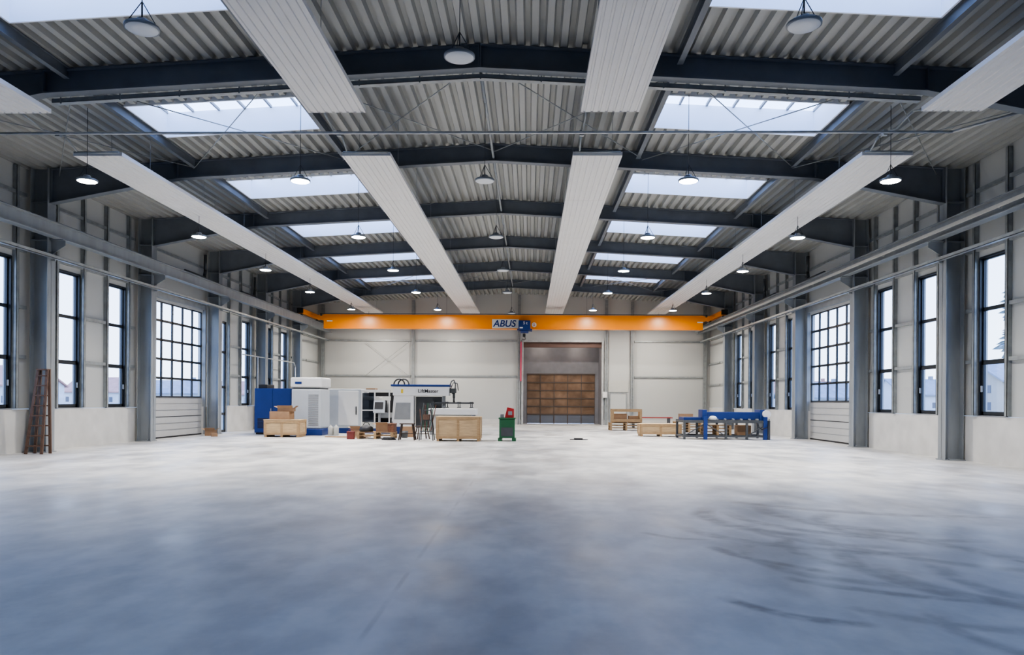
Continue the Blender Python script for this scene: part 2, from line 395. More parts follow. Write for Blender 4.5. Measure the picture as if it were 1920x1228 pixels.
for side, ops in (('L', openL), ('R', openR)):
    X, s = (XL, -1) if side == 'L' else (XR, 1)
    for (y0, y1, z0, z1, ty) in ops:
        if ty == 'win': window(side, y0, y1, z0, z1)
        elif ty == 'gate': gate(side, y0, y1, z1)
        else: glassdoor(side, y0, y1, z1)
        if y0 > 13 and ty != 'gate':
            for yy in (y0-.16, y1+.05):
                c, d = sorted((X-s*.13, X-s*.002))
                mb = MB().box(c, d, yy, yy+.012, WZ0+.02, zr(X)-.05).box(c, d, yy+.098, yy+.11, WZ0+.02, zr(X)-.05)
                e, g = sorted((X-s*.13, X-s*.118)); mb.box(e, g, yy, yy+.11, WZ0+.02, zr(X)-.05)
                trim(mb, 'galv', "galvanised steel wall post beside a window")
    for by in FR:
        segs = [(by+.2, by+1.12), (by+2.63, by+3.87), (by+5.4, by+5.8)]
        k = round((by-15.6)/6)
        c, d = sorted((X-s*.1, X-s*.002))
        if k == 2: segs = []
        if k == 5: segs = [(by+.2, by+2.9), (by+3.1, by+5.9)]
        for (a, b) in segs:
            mb = MB()
            for z in (2.75, 4.2): mb.box(c, d, a, b, z, z+.1)
            trim(mb, 'galv', "galvanised horizontal wall rails")
        trim(MB().box(c, d, by+.2, by+5.8, 5.86, 5.96).box(c, d, by+.2, by+5.8, 7.5, 7.6), 'galv', "galvanised horizontal wall rails")
for x in (-8.16, -.75, 5.3, 7.1, -14.5, 12.1):
    trim(MB().box(x-.1, x+.1, Y1-.2, Y1-.19, 0, zr(x)-.1).box(x-.1, x+.1, Y1-.02, Y1-.005, 0, zr(x)-.1).box(x-.01, x+.01, Y1-.2, Y1-.01, 0, zr(x)-.1), 'galv', "galvanised gable post")
for a, b in ((-14.3, -8.3), (-8.0, -.9), (7.25, 12.0)):
    trim(MB().box(a, b, Y1-.1, Y1-.005, 5.75, 5.87).box(a, b, Y1-.1, Y1-.005, 3.3, 3.4), 'galv', "galvanised gable rails")
trim(MB().box(-14.3, 12.0, Y1-.13, Y1-.005, 7.0, 7.15), 'galv', "galvanised gable rail")

# ------------------------------------------------------------------ ceiling deck
mb = MB(); P = .3
def deck(x0, x1, y0, y1):
    pts = []; k = math.floor(x0/P)
    while True:
        done = False
        for dx, dz in ((0, 0), (.13, 0), (.165, .11), (.265, .11)):
            x = k*P+dx
            if x < x0-1e-6: continue
            if x > x1: done = True; break
            pts.append((x, zr(x)+dz))
        if done: break
        k += 1
    pts = [(x0, zr(x0)+.0)] + pts + [(x1, zr(x1)+.0)]
    n = len(pts)
    vs = [(p[0], y0, p[1]) for p in pts]+[(p[0], y1, p[1]) for p in pts]
    mb.add(vs, [(i, i+1, i+1+n, i+n) for i in range(n-1)])
deck(XL-.2, SKX[0][0], Y0, Y1); deck(SKX[0][1], SKX[1][0], Y0, Y1); deck(SKX[1][1], XR+.2, Y0, Y1)
SA, SB = 1.95, 3.98
for (a, b) in SKX:
    y = Y0
    for by in SKB:
        deck(a, b, y, by+SA); y = by+SB
    deck(a, b, y, Y1)
ceil = mb.obj("ceiling", 'deck'); struct(ceil, "trapezoidal steel roof deck")
for by in SKB:
    for (a, b) in SKX:
        wn[0] += 1
        ya, yb = by+SA, by+SB; H = .62
        c = MB()
        def slab(x0, x1, y0, y1, lo, hi, m=0):
            c.prism([(x0, zr(x0)+lo), (x1, zr(x1)+lo), (x1, zr(x1)+hi), (x0, zr(x0)+hi)], 'y', y0, y1, m)
        slab(a-.04, a, ya-.04, yb+.04, -.04, H); slab(b, b+.04, ya-.04, yb+.04, -.04, H)
        slab(a, b, ya-.04, ya, -.04, H); slab(a, b, yb, yb+.04, -.04, H)
        o = struct(c.obj("window_%d" % wn[0], 'curb'), "rectangular roof skylight with pale upstand")
        c = MB(); slab(a-.04, b+.04, ya-.04, yb+.04, H+.03, H+.045); c.obj("pane", 'skyglass', o)
        c = MB()
        for i in range(7):
            x = a+(b-a)*i/6; slab(x-.025, x+.025, ya, yb, H-.03, H+.03)
        slab(a, b, (ya+yb)/2-.02, (ya+yb)/2+.02, H-.03, H+.03)
        c.obj("glazing_bar", 'mgrey', o)
        if by > 9:
            for x in (a+.75, (a+b)/2, b-.75):
                c = MB(); c.cyl((x, ya+.1, zr(x)+.1), (x+.1, ya+.8, zr(x)+H-.02), .025); c.obj("opener_arm", 'dgrey', o)

# ------------------------------------------------------------------ frames
for i, y in enumerate(FR):
    D = .5
    def zb(x): return zr(x)-D
    tl = [(CXL+.002, zr(CXL)-.02), (XC, zr(XC)-.02), (CXR-.002, zr(CXR)-.02)]
    hl = -10.4; hr = 8.2
    bot = [(CXR-.002, zr(CXR)-1.02), (hr, zb(hr)), (XC, zb(XC)), (hl, zb(hl)), (CXL+.002, zr(CXL)-1.02)]
    m = MB(); m.prism(tl+bot, 'y', y-.012, y+.012)
    for p, q in list(zip(tl[:-1], tl[1:]))+list(zip(bot[:-1], bot[1:])):
        m.prism([p, q, (q[0], q[1]-.025), (p[0], p[1]-.025)], 'y', y-.12, y+.12)
    for x in (CXL+.02, hl, XC-.02, XC+.02, hr, CXR-.02):
        z0 = zb(x) if hl <= x <= hr else zr(x)-1.0
        m.box(x-.012, x+.012, y-.12, y+.12, z0-.02, zr(x)-.03)
    tag(m.obj("roof_beam", 'steel_dark'), "dark blue-grey welded steel roof beam with haunches", "roof beam", "roof beams of the hall")
    for X, s in ((CXL, -1), (CXR, 1)):
        a = X; b = X+s*.52; zt = zr(X)-.02
        m = MB()
        m.box(*sorted((a, a+s*.02)), y-.19, y+.19, 0.03, zt).box(*sorted((b, b-s*.02)), y-.19, y+.19, 0.03, zt)
        m.box(*sorted((a, b)), y-.008, y+.008, 0.03, zt)
        for z in (zr(X)-1.03, 5.9, 6.25): m.box(*sorted((a, b)), y-.18, y+.18, z, z+.02)
        m.box(*sorted((a-s*.04, b+s*.04)), y-.23, y+.23, 0, .03)
        for k in (-.2, .2):
            m.cyl((a+s*.1, y+k, .03), (a+s*.1, y+k, .07), .02, 6)
        c = tag(m.obj("steel_column", 'steel_grey'), "grey steel H-section column standing on the concrete floor", "column", "columns along the walls")
        k = MB(); k.prism([(a, 5.85), (a-s*.42, 6.12), (a-s*.42, 6.29), (a, 6.29)], 'y', y-.01, y+.01)
        k.box(*sorted((a, a-s*.42)), y-.1, y+.1, 6.27, 6.295)
        k.obj("bracket", 'steel_grey', c)
for by in FR[:-1]+[9.6]:
    for x in (-9.87, -5.43, 3.08, 7.52):
        z = zr(x)
        m = MB().box(x-.06, x+.06, by+.13, by+5.87, z-.03, z-.015).box(x-.06, x+.06, by+.13, by+5.87, z-.26, z-.245).box(x-.01, x+.01, by+.13, by+5.87, z-.25, z-.02)
        tag(m.obj("roof_trimmer", 'steel_dark'), "dark steel trimmer beam beside a skylight", "beam", "skylight trimmers")
for by in FR[:-1]:
    tag(MB().cyl((XC, by+.13, 8.69), (XC, by+5.87, 8.69), .035, 10).obj("ridge_tube", 'steel_grey'), "grey steel ridge tube between roof beams", "tube", "ridge tubes")
for by in (15.6, 39.6):
    xs = [-13.9, -9.9, -5.5, XC, 3.2, 7.5, 11.6]
    for a, b in zip(xs[:-1], xs[1:]):
        for p, q in ((a, b), (b, a)):
            dz = -.24 if p < q else -.28
            tag(MB().cyl((p, by+.13, zr(p)+dz), (q, by+5.87, zr(q)+dz), .013, 6).obj("bracing_rod", 'galv'), "thin steel diagonal bracing rod under the roof", "rod", "roof bracing rods")
m = MB(); y = 15.8
for a, b in ((-10.4, XC), (XC, 8.2)):
    m.prism([(a, zr(a)-.61), (b, zr(b)-.61), (b, zr(b)-.52), (a, zr(a)-.52)], 'y', y-.01, y+.01)
    m.prism([(a, zr(a)-.61), (b, zr(b)-.61), (b, zr(b)-.595), (a, zr(a)-.595)], 'y', y-.01, y+.14)
x = -10.2
while x < 8:
    m.box(x-.012, x+.012, y-.02, y, zr(x)-.64, zr(x)-.3); x += 1.3
tag(m.obj("cable_tray", 'galv'), "grey cable tray following the roof beam", "cable tray")

# ------------------------------------------------------------------ crane runway etc
for X in (-13.95, 11.62):
    m = MB()
    m.box(X-.13, X+.13, Y0+.1, Y1-.25, 6.3, 6.325).box(X-.13, X+.13, Y0+.1, Y1-.25, 6.705, 6.73).box(X-.01, X+.01, Y0+.1, Y1-.25, 6.3, 6.73)
    o = tag(m.obj("crane_runway", 'steel_grey'), "long grey steel crane runway beam on column brackets", "crane beam", "crane runway beams")
    MB().box(X-.03, X+.03, Y0+.1, Y1-.25, 6.732, 6.78).obj("rail", 'steel_dark', o)
for X, s in ((CXL, -1), (CXR, 1)):
    x = X-s*.12
    m = MB().box(x-.06, x+.06, Y0+.1, Y1-.3, 5.72, 5.735).box(x-.06, x-.055, Y0+.1, Y1-.3, 5.72, 5.82).box(x+.055, x+.06, Y0+.1, Y1-.3, 5.72, 5.82)
    for y in FR: m.box(*sorted((X-s*.002, x)), y-.03, y+.03, 5.66, 5.72)
    tag(m.obj("cable_tray", 'galv'), "galvanised cable tray running along the columns", "cable tray", "wall cable trays")
    if s > 0:
        m = MB().box(X-.5, X-.44, Y0+.1, Y1-.3, 6.42, 6.5)
        for k in range(9): m.box(X-.46, X-.38, 0+k*6+.3, 0+k*6+.34, 6.4, 6.5)
        tag(m.obj("conductor_rail", 'offwhite'), "pale crane conductor rail along the runway beam", "conductor rail")

# ------------------------------------------------------------------ crane
CY = 46.5
cr = thing("overhead_crane", (XC, CY, 6.78), "orange single-girder overhead crane with blue hoist", "crane")
def cl(x): return x-XC
m = MB(); A, B = cl(-13.0), cl(10.75); zo = 6.78
m.box(A, B, -.2, .2, 6.14-zo, 6.98-zo).box(A, B, -.27, .27, 6.12-zo, 6.15-zo).box(A, B, -.24, .24, 6.97-zo, 7.0-zo)
m.prism([(cl(-13.9), 6.85-zo), (A, 6.62-zo), (A, 6.98-zo), (cl(-13.9), 6.98-zo)], 'y', -.2, .2)
m.prism([(cl(11.58), 6.85-zo), (B, 6.62-zo), (B, 6.98-zo), (cl(11.58), 6.98-zo)], 'y', -.2, .2)
m.obj("girder", 'orange', cr)
for X in (-13.95, 11.62):
    x = cl(X)
    e = MB().box(x-.14, x+.14, -1.9, 1.9, .08, .38).obj("end_carriage", 'orange', cr, bevel=.02)
    for yy in (-1.6, 1.6): MB().cyl((x-.06, yy, .115), (x+.06, yy, .115), .115, 16).obj("wheel", 'dgrey', e)
    b = MB().box(x-.18, x+.18, -2.02, -1.9, .1, .4).obj("buffer", 'black', e)
MB().box(cl(-13.2), cl(11), -.32, -.29, 7.02-zo, 7.06-zo).box(cl(-13.2), cl(-13.1), -.3, -.2, 6.9-zo, 7.05-zo).box(cl(10.9), cl(11), -.3, -.2, 6.9-zo, 7.05-zo).obj("festoon_rail", 'dgrey', cr)
sg = MB().box(cl(-2.38), cl(-.7), -.215, -.2, 6.16-zo, 6.74-zo).obj("sign_plate", 'white', cr)
lettering("ABUS", .58, (cl(-1.62), -.222, 6.45-zo), cr, 'navy', .2, .013)
hz = MB(); hz.box(cl(-.72), cl(.02), -.75, -.28, 6.02-zo, 6.62-zo).cyl((cl(-.6), -.5, 5.98-zo), (cl(-.1), -.5, 5.98-zo), .14, 16).box(cl(-.8), cl(.12), -.7, .3, 6.02-zo, 6.1-zo)
ho = hz.obj("hoist", 'blue', cr, bevel=.02)
lettering("5 t", .24, (cl(-.3), -.757, 6.45-zo), ho, 'white', 0, .004)
MB().box(cl(-.65), cl(-.45), -.756, -.75, 6.12-zo, 6.2-zo).obj("label_plate", 'white', ho)
hk = MB().box(cl(-.45), cl(-.28), -.6, -.4, 5.62-zo, 5.80-zo).cyl((cl(-.38), -.5, 5.8-zo), (cl(-.38), -.5, 5.98-zo), .02)
hk.tube([(cl(-.38)+.09*math.sin(t), -.5, 5.52-zo+.1*math.cos(t)) for t in [k*.5 for k in range(10)]], .02)
hk.obj("hook_block", 'black', ho)
pl = MB().cyl((cl(.25), -.215, 6.4-zo), (cl(.25), -.2, 6.4-zo), .15, 20).obj("number_plate", 'white', cr)
lettering("2", .2, (cl(.25), -.22, 6.4-zo), cr, 'red', 0, .005)
for x in (-12.8, 10.4): MB().box(cl(x), cl(x)+.35, -.21, -.2, 6.55-zo, 6.63-zo).obj("label_plate", 'white', cr)

# ------------------------------------------------------------------ radiant panels
ZP = 7.5
def radiant(x0, x1, y0, y1):
    cx = (x0+x1)/2; L = y1-y0
    e = thing("radiant_panel", (cx, y0, ZP), "long white ribbed radiant heating panel hanging under the roof", "heating panel", "radiant heating panels")
    w = (x1-x0)/2; pts = [(-w, .09), (-w, 0)]
    n = 8
    for i in range(n):
        c = -w+(i+.5)*2*w/n
        for k, (dx, dz) in enumerate(((-.03, 0), (-.018, .018), (.018, .018), (.03, 0))): pts.append((c+dx, dz))
    pts += [(w, 0), (w, .09)]
    m = MB(); N = len(pts)
    m.add([(p[0], 0, p[1]) for p in pts]+[(p[0], L, p[1]) for p in pts], [(i, i+1, i+1+N, i+N) for i in range(N-1)])
    m.box(-w, w, 0, .01, 0.0, .09).box(-w, w, L-.01, L, 0.0, .09)
    y = 4
    while y < L-1: m.box(-w-.002, w+.002, y, y+.03, -.004, 0.0); y += 5.0
    m.obj("panel_body", 'panelw', e)
    MB().cyl((-w+.05, -.04 if y0 > 15 else L+.04, .07), (w-.05, -.04 if y0 > 15 else L+.04, .07), .025, 10).obj("header_pipe", 'galv', e)
    y = 1.5
    while y < L:
        zt = zr(cx)-ZP+.02
        k = MB().cyl((-w+.08, y, .09), (-w+.08, y, zt-.02), .006, 5).cyl((w-.08, y, .09), (w-.08, y, zt-.02), .006, 5).box(-w+.03, w-.03, y-.02, y+.02, .09, .12)
        k.obj("hanger", 'galv', e); y += 3.2
PX = [(-11.15, -9.95), (-4.58, -3.4), (1.0, 2.18), (7.85, 9.05)]
for a, b in PX:
    radiant(a, b, 17.75, 49.8)
    radiant(a, b, 1.0, 15.1)
tag(MB().cyl((-14.6, 16.4, 7.56), (9.2, 16.4, 7.56), .03, 10).cyl((9.2, 16.4, 7.56), (10.6, 15.8, 7.85), .03, 10).obj("heating_pipe", 'galvlight'), "thin galvanised heating pipe spanning across the hall", "pipe")
for a, b in PX:
    tag(MB().tube([(a+.15, 15.2, 7.58), (a+.15, 15.7, 7.75), (a+.15, 16.4, 7.64), (a+.15, 17.2, 7.78), (a+.15, 17.65, 7.58)], .02, 8).box(a+.1, a+.2, 16.9, 17.0, 7.68, 7.8).obj("heating_hose", 'galv'), "flexible steel connecting hose between heating panels", "hose", "panel hoses")

# ------------------------------------------------------------------ lamps
def build_lamp(on, drop, wide=False):
    e = thing("high_bay_lamp", (0, 0, 0), "", "lamp")
    MB().lathe([(0, .13), (.07, .13), (.085, .11), (.09, .07), (.205, .045), (.235, .025), (.235, -.01), (.215, -.016)], n=32).obj("lamp_housing", 'lamp', e)
    ln = MB().lathe([(.215, -.014), (.2, -.024), (.1, -.028), (0.0, -.03)], n=32).obj("lens", 'lens_on' if on else 'lens_off', e)
    r = MB()
    for t in (0, 2.09, 4.19): r.cyl((.2*math.cos(t), .2*math.sin(t), .04), (0, 0, .38), .007, 5)
    r.obj("suspension", 'dgrey', e)
    MB().cyl((0, 0, .38), (0, 0, drop-.02), .007, 6).cyl((0, 0, .13), (0, 0, .36), .012, 6).obj("cable", 'dgrey', e)
    if on:
        l = bpy.data.lights.new("bulb", 'AREA'); l.shape = 'DISK'; l.size = .42; l.energy = 300; l.color = (1.0, .93, .83); l.spread = math.radians(178 if wide else 122)
        o = bpy.data.objects.new("bulb", l); COL.objects.link(o); o.parent = e; o.location = (0, 0, -.036)
    return e
ZL = 6.82
protos = {}
def lamp(x, y, z, on, ztop, label, wide=False):
    k = (on, round(ztop-z, 2), wide)
    if k not in protos:
        protos[k] = build_lamp(on, ztop-z, wide); o = protos[k]; o.location = (x, y, z)
    else: o = copy_thing(protos[k], (x, y, z))
    o["label"] = label; o["category"] = "lamp"; o["group"] = "high bay lamps"
for y in (17.5, 23.5, 29.5, 35.5, 43.8, 48.6):
    for x in (-10.65, -5.5, 3.7, 8.4):
        ins = x in (-10.65, 8.4)
        lamp(x, y, ZL+(.2 if 40 < y < 45 else 0), True, (zr(x) if (not ins or y < 17.7) else ZP), "round high bay lamp, switched on, hanging from a cable", y > 40)
    if y < 45: lamp(XC, y, ZL, False, zr(XC)-.40, "round grey high bay lamp, switched off")
for x, y in ((-5.5, 10.3), (XC, 11.2), (3.75, 10.3)): lamp(x, y, ZL, False, zr(x), "round grey high bay lamp, switched off")
for x in (.7, 3.4):
    e = thing("bulkhead_lamp", (x, Y1+1.3, GZ), "small glowing lamp under the gate recess ceiling", "lamp", "gate recess lamps")
    MB().lathe([(0, 0), (.1, 0), (.1, -.04), (.09, -.05)], n=20).obj("lamp_housing", 'lamp', e)
    MB().lathe([(.09, -.05), (.06, -.09), (0, -.1)], n=20).obj("lens", 'lens_on', e)
    l = bpy.data.lights.new("bulb", 'POINT'); l.energy = 35; l.shadow_soft_size = .08; l.color = (1, .85, .7)
    o = bpy.data.objects.new("bulb", l); COL.objects.link(o); o.parent = e; o.location = (0, 0, -.22)

# ------------------------------------------------------------------ machines
e = thing("machine_cabinet", (-11.75, 34.4, 0), "deep blue steel machine cabinet with vents", "cabinet")
MB().box(-.85, .85, -.8, .8, .08, 2.12).obj("body", 'blue', e, bevel=.02)
MB().box(-.8, .8, -.75, .75, 0, .08).obj("plinth", 'black', e)
for a, b in ((-.82, -.02), (.02, .82)): MB().box(a, b, -.82, -.80, .12, 2.08).obj("door", 'blue', e, bevel=.005)
v = MB(); [v.box(-.7, -.2, -.83, -.82, .3+i*.06, .33+i*.06) for i in range(8)]; v.obj("vent", 'black', e)
MB().box(-.1, -.06, -.85, -.82, 1.0, 1.2).obj("handle", 'mgrey', e)
MB().box(-.75, -.35, -.6, .4, 2.12, 2.3).obj("duct", 'black', e, bevel=.02)
e = thing("laser_resonator_cabinet", (-10.08, 33.9, 0), "tall pale grey rounded machine cabinet with blue base", "cabinet")
MB().box(-.74, .74, -.8, .8, 0, .3).obj("base", 'blue', e, bevel=.03)
MB().box(-.68, .68, -.74, .74, .3, 2.1).obj("body", 'palegrey', e, bevel=.06)
MB().box(-.6, .6, -.7, .7, 2.1, 2.16).obj("groove", 'dgrey', e)
MB().box(-.72, .72, -.78, .78, 2.16, 2.62).obj("cap", 'white', e, bevel=.07)
v = MB(); [v.box(.1, .55, -.757, -.735, .45+i*.08, .485+i*.08) for i in range(18)]; v.obj("vent", 'mgrey', e)
MB().box(-.5, -.2, -.8, -.77, 2.32, 2.42).obj("label_plate", 'blue', e)
e = thing("laser_cutting_machine", (-8.3, 36.6, 0), "white laser cutting machine with open dark work area", "machine")
MB().box(-1.45, 1.55, -1.0, 1.2, 0, .25).obj("base", 'blue', e, bevel=.02)
MB().box(-1.45, .15, -1.0, 1.2, .25, 2.15).obj("body", 'palegrey', e, bevel=.03)
MB().box(-.95, .02, -1.02, -1.0, .4, 2.05).obj("door", 'white', e, bevel=.008)
MB().box(-.10, -.06, -1.06, -1.02, .9, 1.3).obj("handle", 'black', e)
f = MB()
f.box(.15, .21, -1.0, -.94, .25, 2.1).box(.78, .84, -1.0, -.94, .25, 2.1).box(1.49, 1.55, -1.0, -.94, .25, 2.1).box(.15, 1.55, -1.005, -.935, 2.02, 2.12).box(.15, .84, -1.005, -.935, 1.1, 1.15)
f.obj("frame", 'white', e)
MB().box(.21, .78, -.98, -.96, .3, 1.95).obj("pane", 'smoke', e)
MB().box(.16, 1.53, .7, 1.15, .25, 2.0).box(.16, 1.53, -.3, .7, .25, .75).obj("interior", 'black', e)
MB().box(.9, 1.45, -.6, .2, .75, 1.0).box(.95, 1.2, -.7, -.4, 1.0, 1.6).cyl((1.35, -.3, 1.0), (1.35, -.3, 1.75), .08).obj("cutting_head", 'mgrey', e)
MB().box(.17, 1.5, -.7, -.5, 1.6, 1.8).box(1.0, 1.12, -.76, -.7, 1.25, 1.75).obj("gantry", 'white', e, bevel=.01)
MB().box(.25, .7, -.4, .2, 2.12, 2.2).obj("cover", 'card', e)
MB().box(.16, 1.53, -.99, -.9, .25, .55).obj("skirt", 'offwhite', e)
e = thing("control_console", (-7.05, 34.6, 0), "grey machine control console with dark screen on a stand", "control console")
MB().box(-.2, .2, -.15, .15, 0, .04).box(-.05, .05, -.05, .05, .04, 1.1).obj("stand", 'mgrey', e, bevel=.005)
MB().prism([(-.2, 1.05), (-.05, 1.0), (.12, 1.55), (-.03, 1.6)], 'x', -.26, .26).obj("housing", 'palegrey', e)
MB().add([(-.2, -.175, 1.2), (.2, -.175, 1.2), (.2, -.075, 1.52), (-.2, -.075, 1.52)], [(0, 1, 2, 3)]).obj("screen", 'black', e)
e = thing("loading_unit", (-5.2, 35.6, 0), "white automatic sheet loading unit with blue top rail", "machine")
MB().box(-1.35, 1.35, -.35, .35, 1.84, 2.28).obj("beam", 'white', e, bevel=.03)
MB().box(-1.45, 1.38, -.38, .38, 2.28, 2.38).obj("top_rail", 'blue', e, bevel=.02)
lettering("LiftMaster", .24, (.35, -.36, 2.06), e, 'black', 0, .0025)
p = MB().prism([(-1.42, .35), (-.35, .35), (-.35, 1.84), (-1.3, 1.84)], 'y', -.3, .3); p.obj("side_panel", 'white', e)
MB().prism([(-1.28, .7), (-.5, .7), (-.5, 1.5), (-1.2, 1.5)], 'y', -.32, -.3).obj("window", 'mgrey', e)
MB().box(-1.35, -.4, -.28, .28, 0, .35).obj("foot", 'blue', e, bevel=.02)
MB().box(-.3, .95, .1, .3, .3, 1.8).obj("rear_cover", 'dgrey', e)
MB().box(-.95, -.85, -.36, -.35, 1.95, 2.15).obj("warning_label", mat("warn_yellow", (.7, .5, .03), .5), e)
MB().box(1.0, 1.14, -.1, .1, .08, 1.84).box(.8, 1.35, -.3, .3, 0, .08).obj("leg", 'mgrey', e)
for k in range(2):
    c = MB(); c.tube([(-1.1+k*.2+.26*math.cos(t), k*.05, 2.38+.26*math.sin(t)) for t in [i*math.pi/10 for i in range(11)]], .035)
    c.obj("cable_loop", 'black', e)
g = MB()
g.tube([(1.3, 0, 2.2), (1.42, 0, 2.55), (1.55, 0, 2.6), (1.62, 0, 2.4), (1.6, 0, 2.05), (1.45, 0, 1.95)], .03)
g.tube([(1.38, .1, 2.2), (1.5, .1, 2.48), (1.7, .1, 2.45), (1.75, .1, 2.1)], .022).box(1.36, 1.66, -.12, .12, 1.98, 2.2).cyl((1.55, 0, 1.75), (1.55, 0, 2.0), .06)
g.obj("gripper_head", 'dgrey', e)
a = MB().box(.5, 2.5, -.25, -.15, 1.46, 1.54).box(.5, 2.5, .15, .25, 1.46, 1.54)
for x in (.6, 1.2, 1.8, 2.4): a.box(x-.04, x+.04, -.5, .5, 1.5, 1.56)
for x in (.6, 1.2, 1.8, 2.4):
    for yy in (-.45, .45): a.cyl((x, yy, 1.3), (x, yy, 1.5), .02, 8).cyl((x, yy, 1.27), (x, yy, 1.31), .06, 12)
a.cyl((1.55, 0, 1.54), (1.55, 0, 1.76), .05)
a.obj("suction_frame", 'dgrey', e)
e = thing("sheet_table", (-3.75, 35.2, 0), "white steel sheet table with grey lower cabinet", "table")
MB().box(-1.0, 1.25, -.55, .55, .95, 1.24).obj("table_top", 'white', e, bevel=.02)
for x in (-.9, 1.1):
    for y in (-.45, .45): MB().box(x-.05, x+.05, y-.05, y+.05, 0, .95).obj("leg", 'mgrey', e)
MB().box(-.8, 1.0, -.4, .4, .3, .93).obj("lower_cabinet", 'offwhite', e, bevel=.01)

# ------------------------------------------------------------------ wooden crates
def crate(loc, w, d, h, label, rot=0, nx=4, group=None):
    e = thing("wooden_crate", loc, label, "crate", group, rot)
    MB().box(-w/2, w/2, -d/2, d/2, .1, h-.03).obj("body", 'ply', e, bevel=.004)
    for s in (-1, 1):
        b = MB()
        yy = sorted((s*(d/2+.001), s*(d/2+.022)))
        for x in (-w/2, -.045, w/2-.09): b.box(x, x+.09, yy[0], yy[1], .19, h-.12)
        b.box(-w/2, w/2, yy[0], yy[1], .1, .19).box(-w/2, w/2, yy[0], yy[1], h-.12, h-.031)
        b.obj("batten", 'wood', e)
        b = MB(); xx = sorted((s*(w/2+.001), s*(w/2+.022)))
        b.box(xx[0], xx[1], -d/2, d/2, .1, .19).box(xx[0], xx[1], -d/2, d/2, h-.12, h-.031).box(xx[0], xx[1], -d/2, -d/2+.09, .19, h-.12).box(xx[0], xx[1], d/2-.09, d/2, .19, h-.12)
        b.obj("batten", 'wood', e)
    MB().box(-w/2-.03, w/2+.03, -d/2-.03, d/2+.03, h-.03, h).obj("lid", 'ply', e)
    for x in (-w/2+.06, 0, w/2-.06): MB().box(x-.05, x+.05, -d/2, d/2, 0, .1).obj("skid", 'wood', e)
    return e
crate((-2.83, 29.8, 0), 1.72, 1.1, .98, "pale plywood shipping crate with battens on skids")
crate((-10.6, 31.9, 0), 1.5, 1.0, .75, "pale plywood shipping crate with open cartons on top")
crate((6.15, 35.2, 0), 1.9, .9, .6, "low pale wooden crate standing on the floor")
def carton(loc, w, d, h, label, rot=0, openf=True, m='card', group=None):
    e = thing("cardboard_box", loc, label, "box", group, rot)
    b = MB(); t = .012
    b.box(-w/2, w/2, -d/2, -d/2+t, 0, h).box(-w/2, w/2, d/2-t, d/2, 0, h).box(-w/2, -w/2+t, -d/2+t, d/2-t, 0, h).box(w/2-t, w/2, -d/2+t, d/2-t, 0, h).box(-w/2+t, w/2-t, -d/2+t, d/2-t, 0, t)
    b.obj("body", m, e)
    fs = []
    if openf:
        fs = [[(-w/2, -d/2, h), (-w/2, d/2, h), (-w/2-.16, d/2, h+.08), (-w/2-.16, -d/2, h+.08)],
              [(w/2, -d/2, h), (w/2, d/2, h), (w/2+.14, d/2, h+.1), (w/2+.14, -d/2, h+.1)],
              [(-w/2, -d/2, h), (w/2, -d/2, h), (w/2, -d/2-.1, h+.12), (-w/2, -d/2-.1, h+.12)]]
        for q in fs: MB().add(q, [(0, 1, 2, 3)]).obj("flap", m, e)
    else:
        MB().box(-w/2, -.003, -d/2, d/2, h, h+.008).obj("flap", m, e); MB().box(.003, w/2, -d/2, d/2, h, h+.008).obj("flap", m, e)
    return e
carton((-10.75, 31.9, .75), .85, .7, .34, "flat brown carton lying on a wooden crate", 0, False)
carton((-10.55, 31.9, 1.1), .65, .55, .14, "open brown carton stacked on another carton", .1)
carton((-14.0, 32.2, 0), .42, .4, .24, "small cardboard box on the floor by the gate", .2)
carton((-13.55, 31.5, 0), .25, .25, .14, "tiny cardboard box on the floor by the gate", .5, False)
carton((8.5, 40.5, .585), .7, .5, .4, "closed cardboard box on a pallet stack", 0, False)
carton((-6.15, 30.9, .29), .5, .4, .28, "small brown carton on a low wooden pallet", 0)
carton((-5.35, 32.6, 0), .6, .5, .45, "brown carton on the floor before the loading unit", .15, False)
carton((-7.6, 32.6, 0), .5, .4, .35, "brown carton on the floor before the open machine", -.2)
def pallet(loc, w, d, label, rot=0, h=.144, group=None):
    m = MB()
    for i in range(5): 
        y = -d/2+.06+(d-.12)*i/4; m.box(-w/2, w/2, y-.055, y+.055, h-.022, h)
    for x in (-w/2+.05, 0, w/2-.05):
        m.box(x-.05, x+.05, -d/2, d/2, h-.044, h-.022).box(x-.05, x+.05, -d/2, d/2, 0, .022)
        for y in (-d/2+.07, 0, d/2-.07): m.box(x-.05, x+.05, y-.07, y+.07, .022, h-.044)
    o = m.obj("pallet", 'wood', loc=loc, rot=rot); return tag(o, label, "pallet", group)
for k in range(3): pallet((5.45, 42.3, k*.145), 1.8, 1.1, "wooden pallet stacked under a timber frame", group="stacked pallets")
for k in range(4): pallet((8.6, 40.5, k*.145), 1.4, 1.0, "wooden pallet in a low stack", group="stacked pallets")
pallet((-6.4, 31.0, 0), 1.5, 1.0, "wooden pallet holding a carton and tools")
pallet((-6.4, 31.0, .145), 1.5, 1.0, "wooden pallet holding a carton and tools")
m = MB(); m.box(-.85, -.73, -.4, .4, 0, .7).box(.73, .85, -.4, .4, 0, .7).box(-.85, .85, -.41, -.32, .62, .78).box(-.85, .85, .32, .41, .62, .78).box(-.86, .86, -.42, -.34, .05, .2)
tag(m.obj("timber_frame", 'wood', loc=(5.5, 42.3, .435)), "brown timber transport frame on stacked pallets", "wooden frame")
carton((5.15, 42.35, .435), .75, .55, .5, "closed brown carton inside a timber frame", 0, False)
carton((5.9, 42.35, .435), .5, .5, .38, "closed brown carton inside a timber frame", 0, False)
e = thing("steel_trestle", (7.6, 46.2, 0), "low dark trestle carrying thin red steel profiles", "trestle")
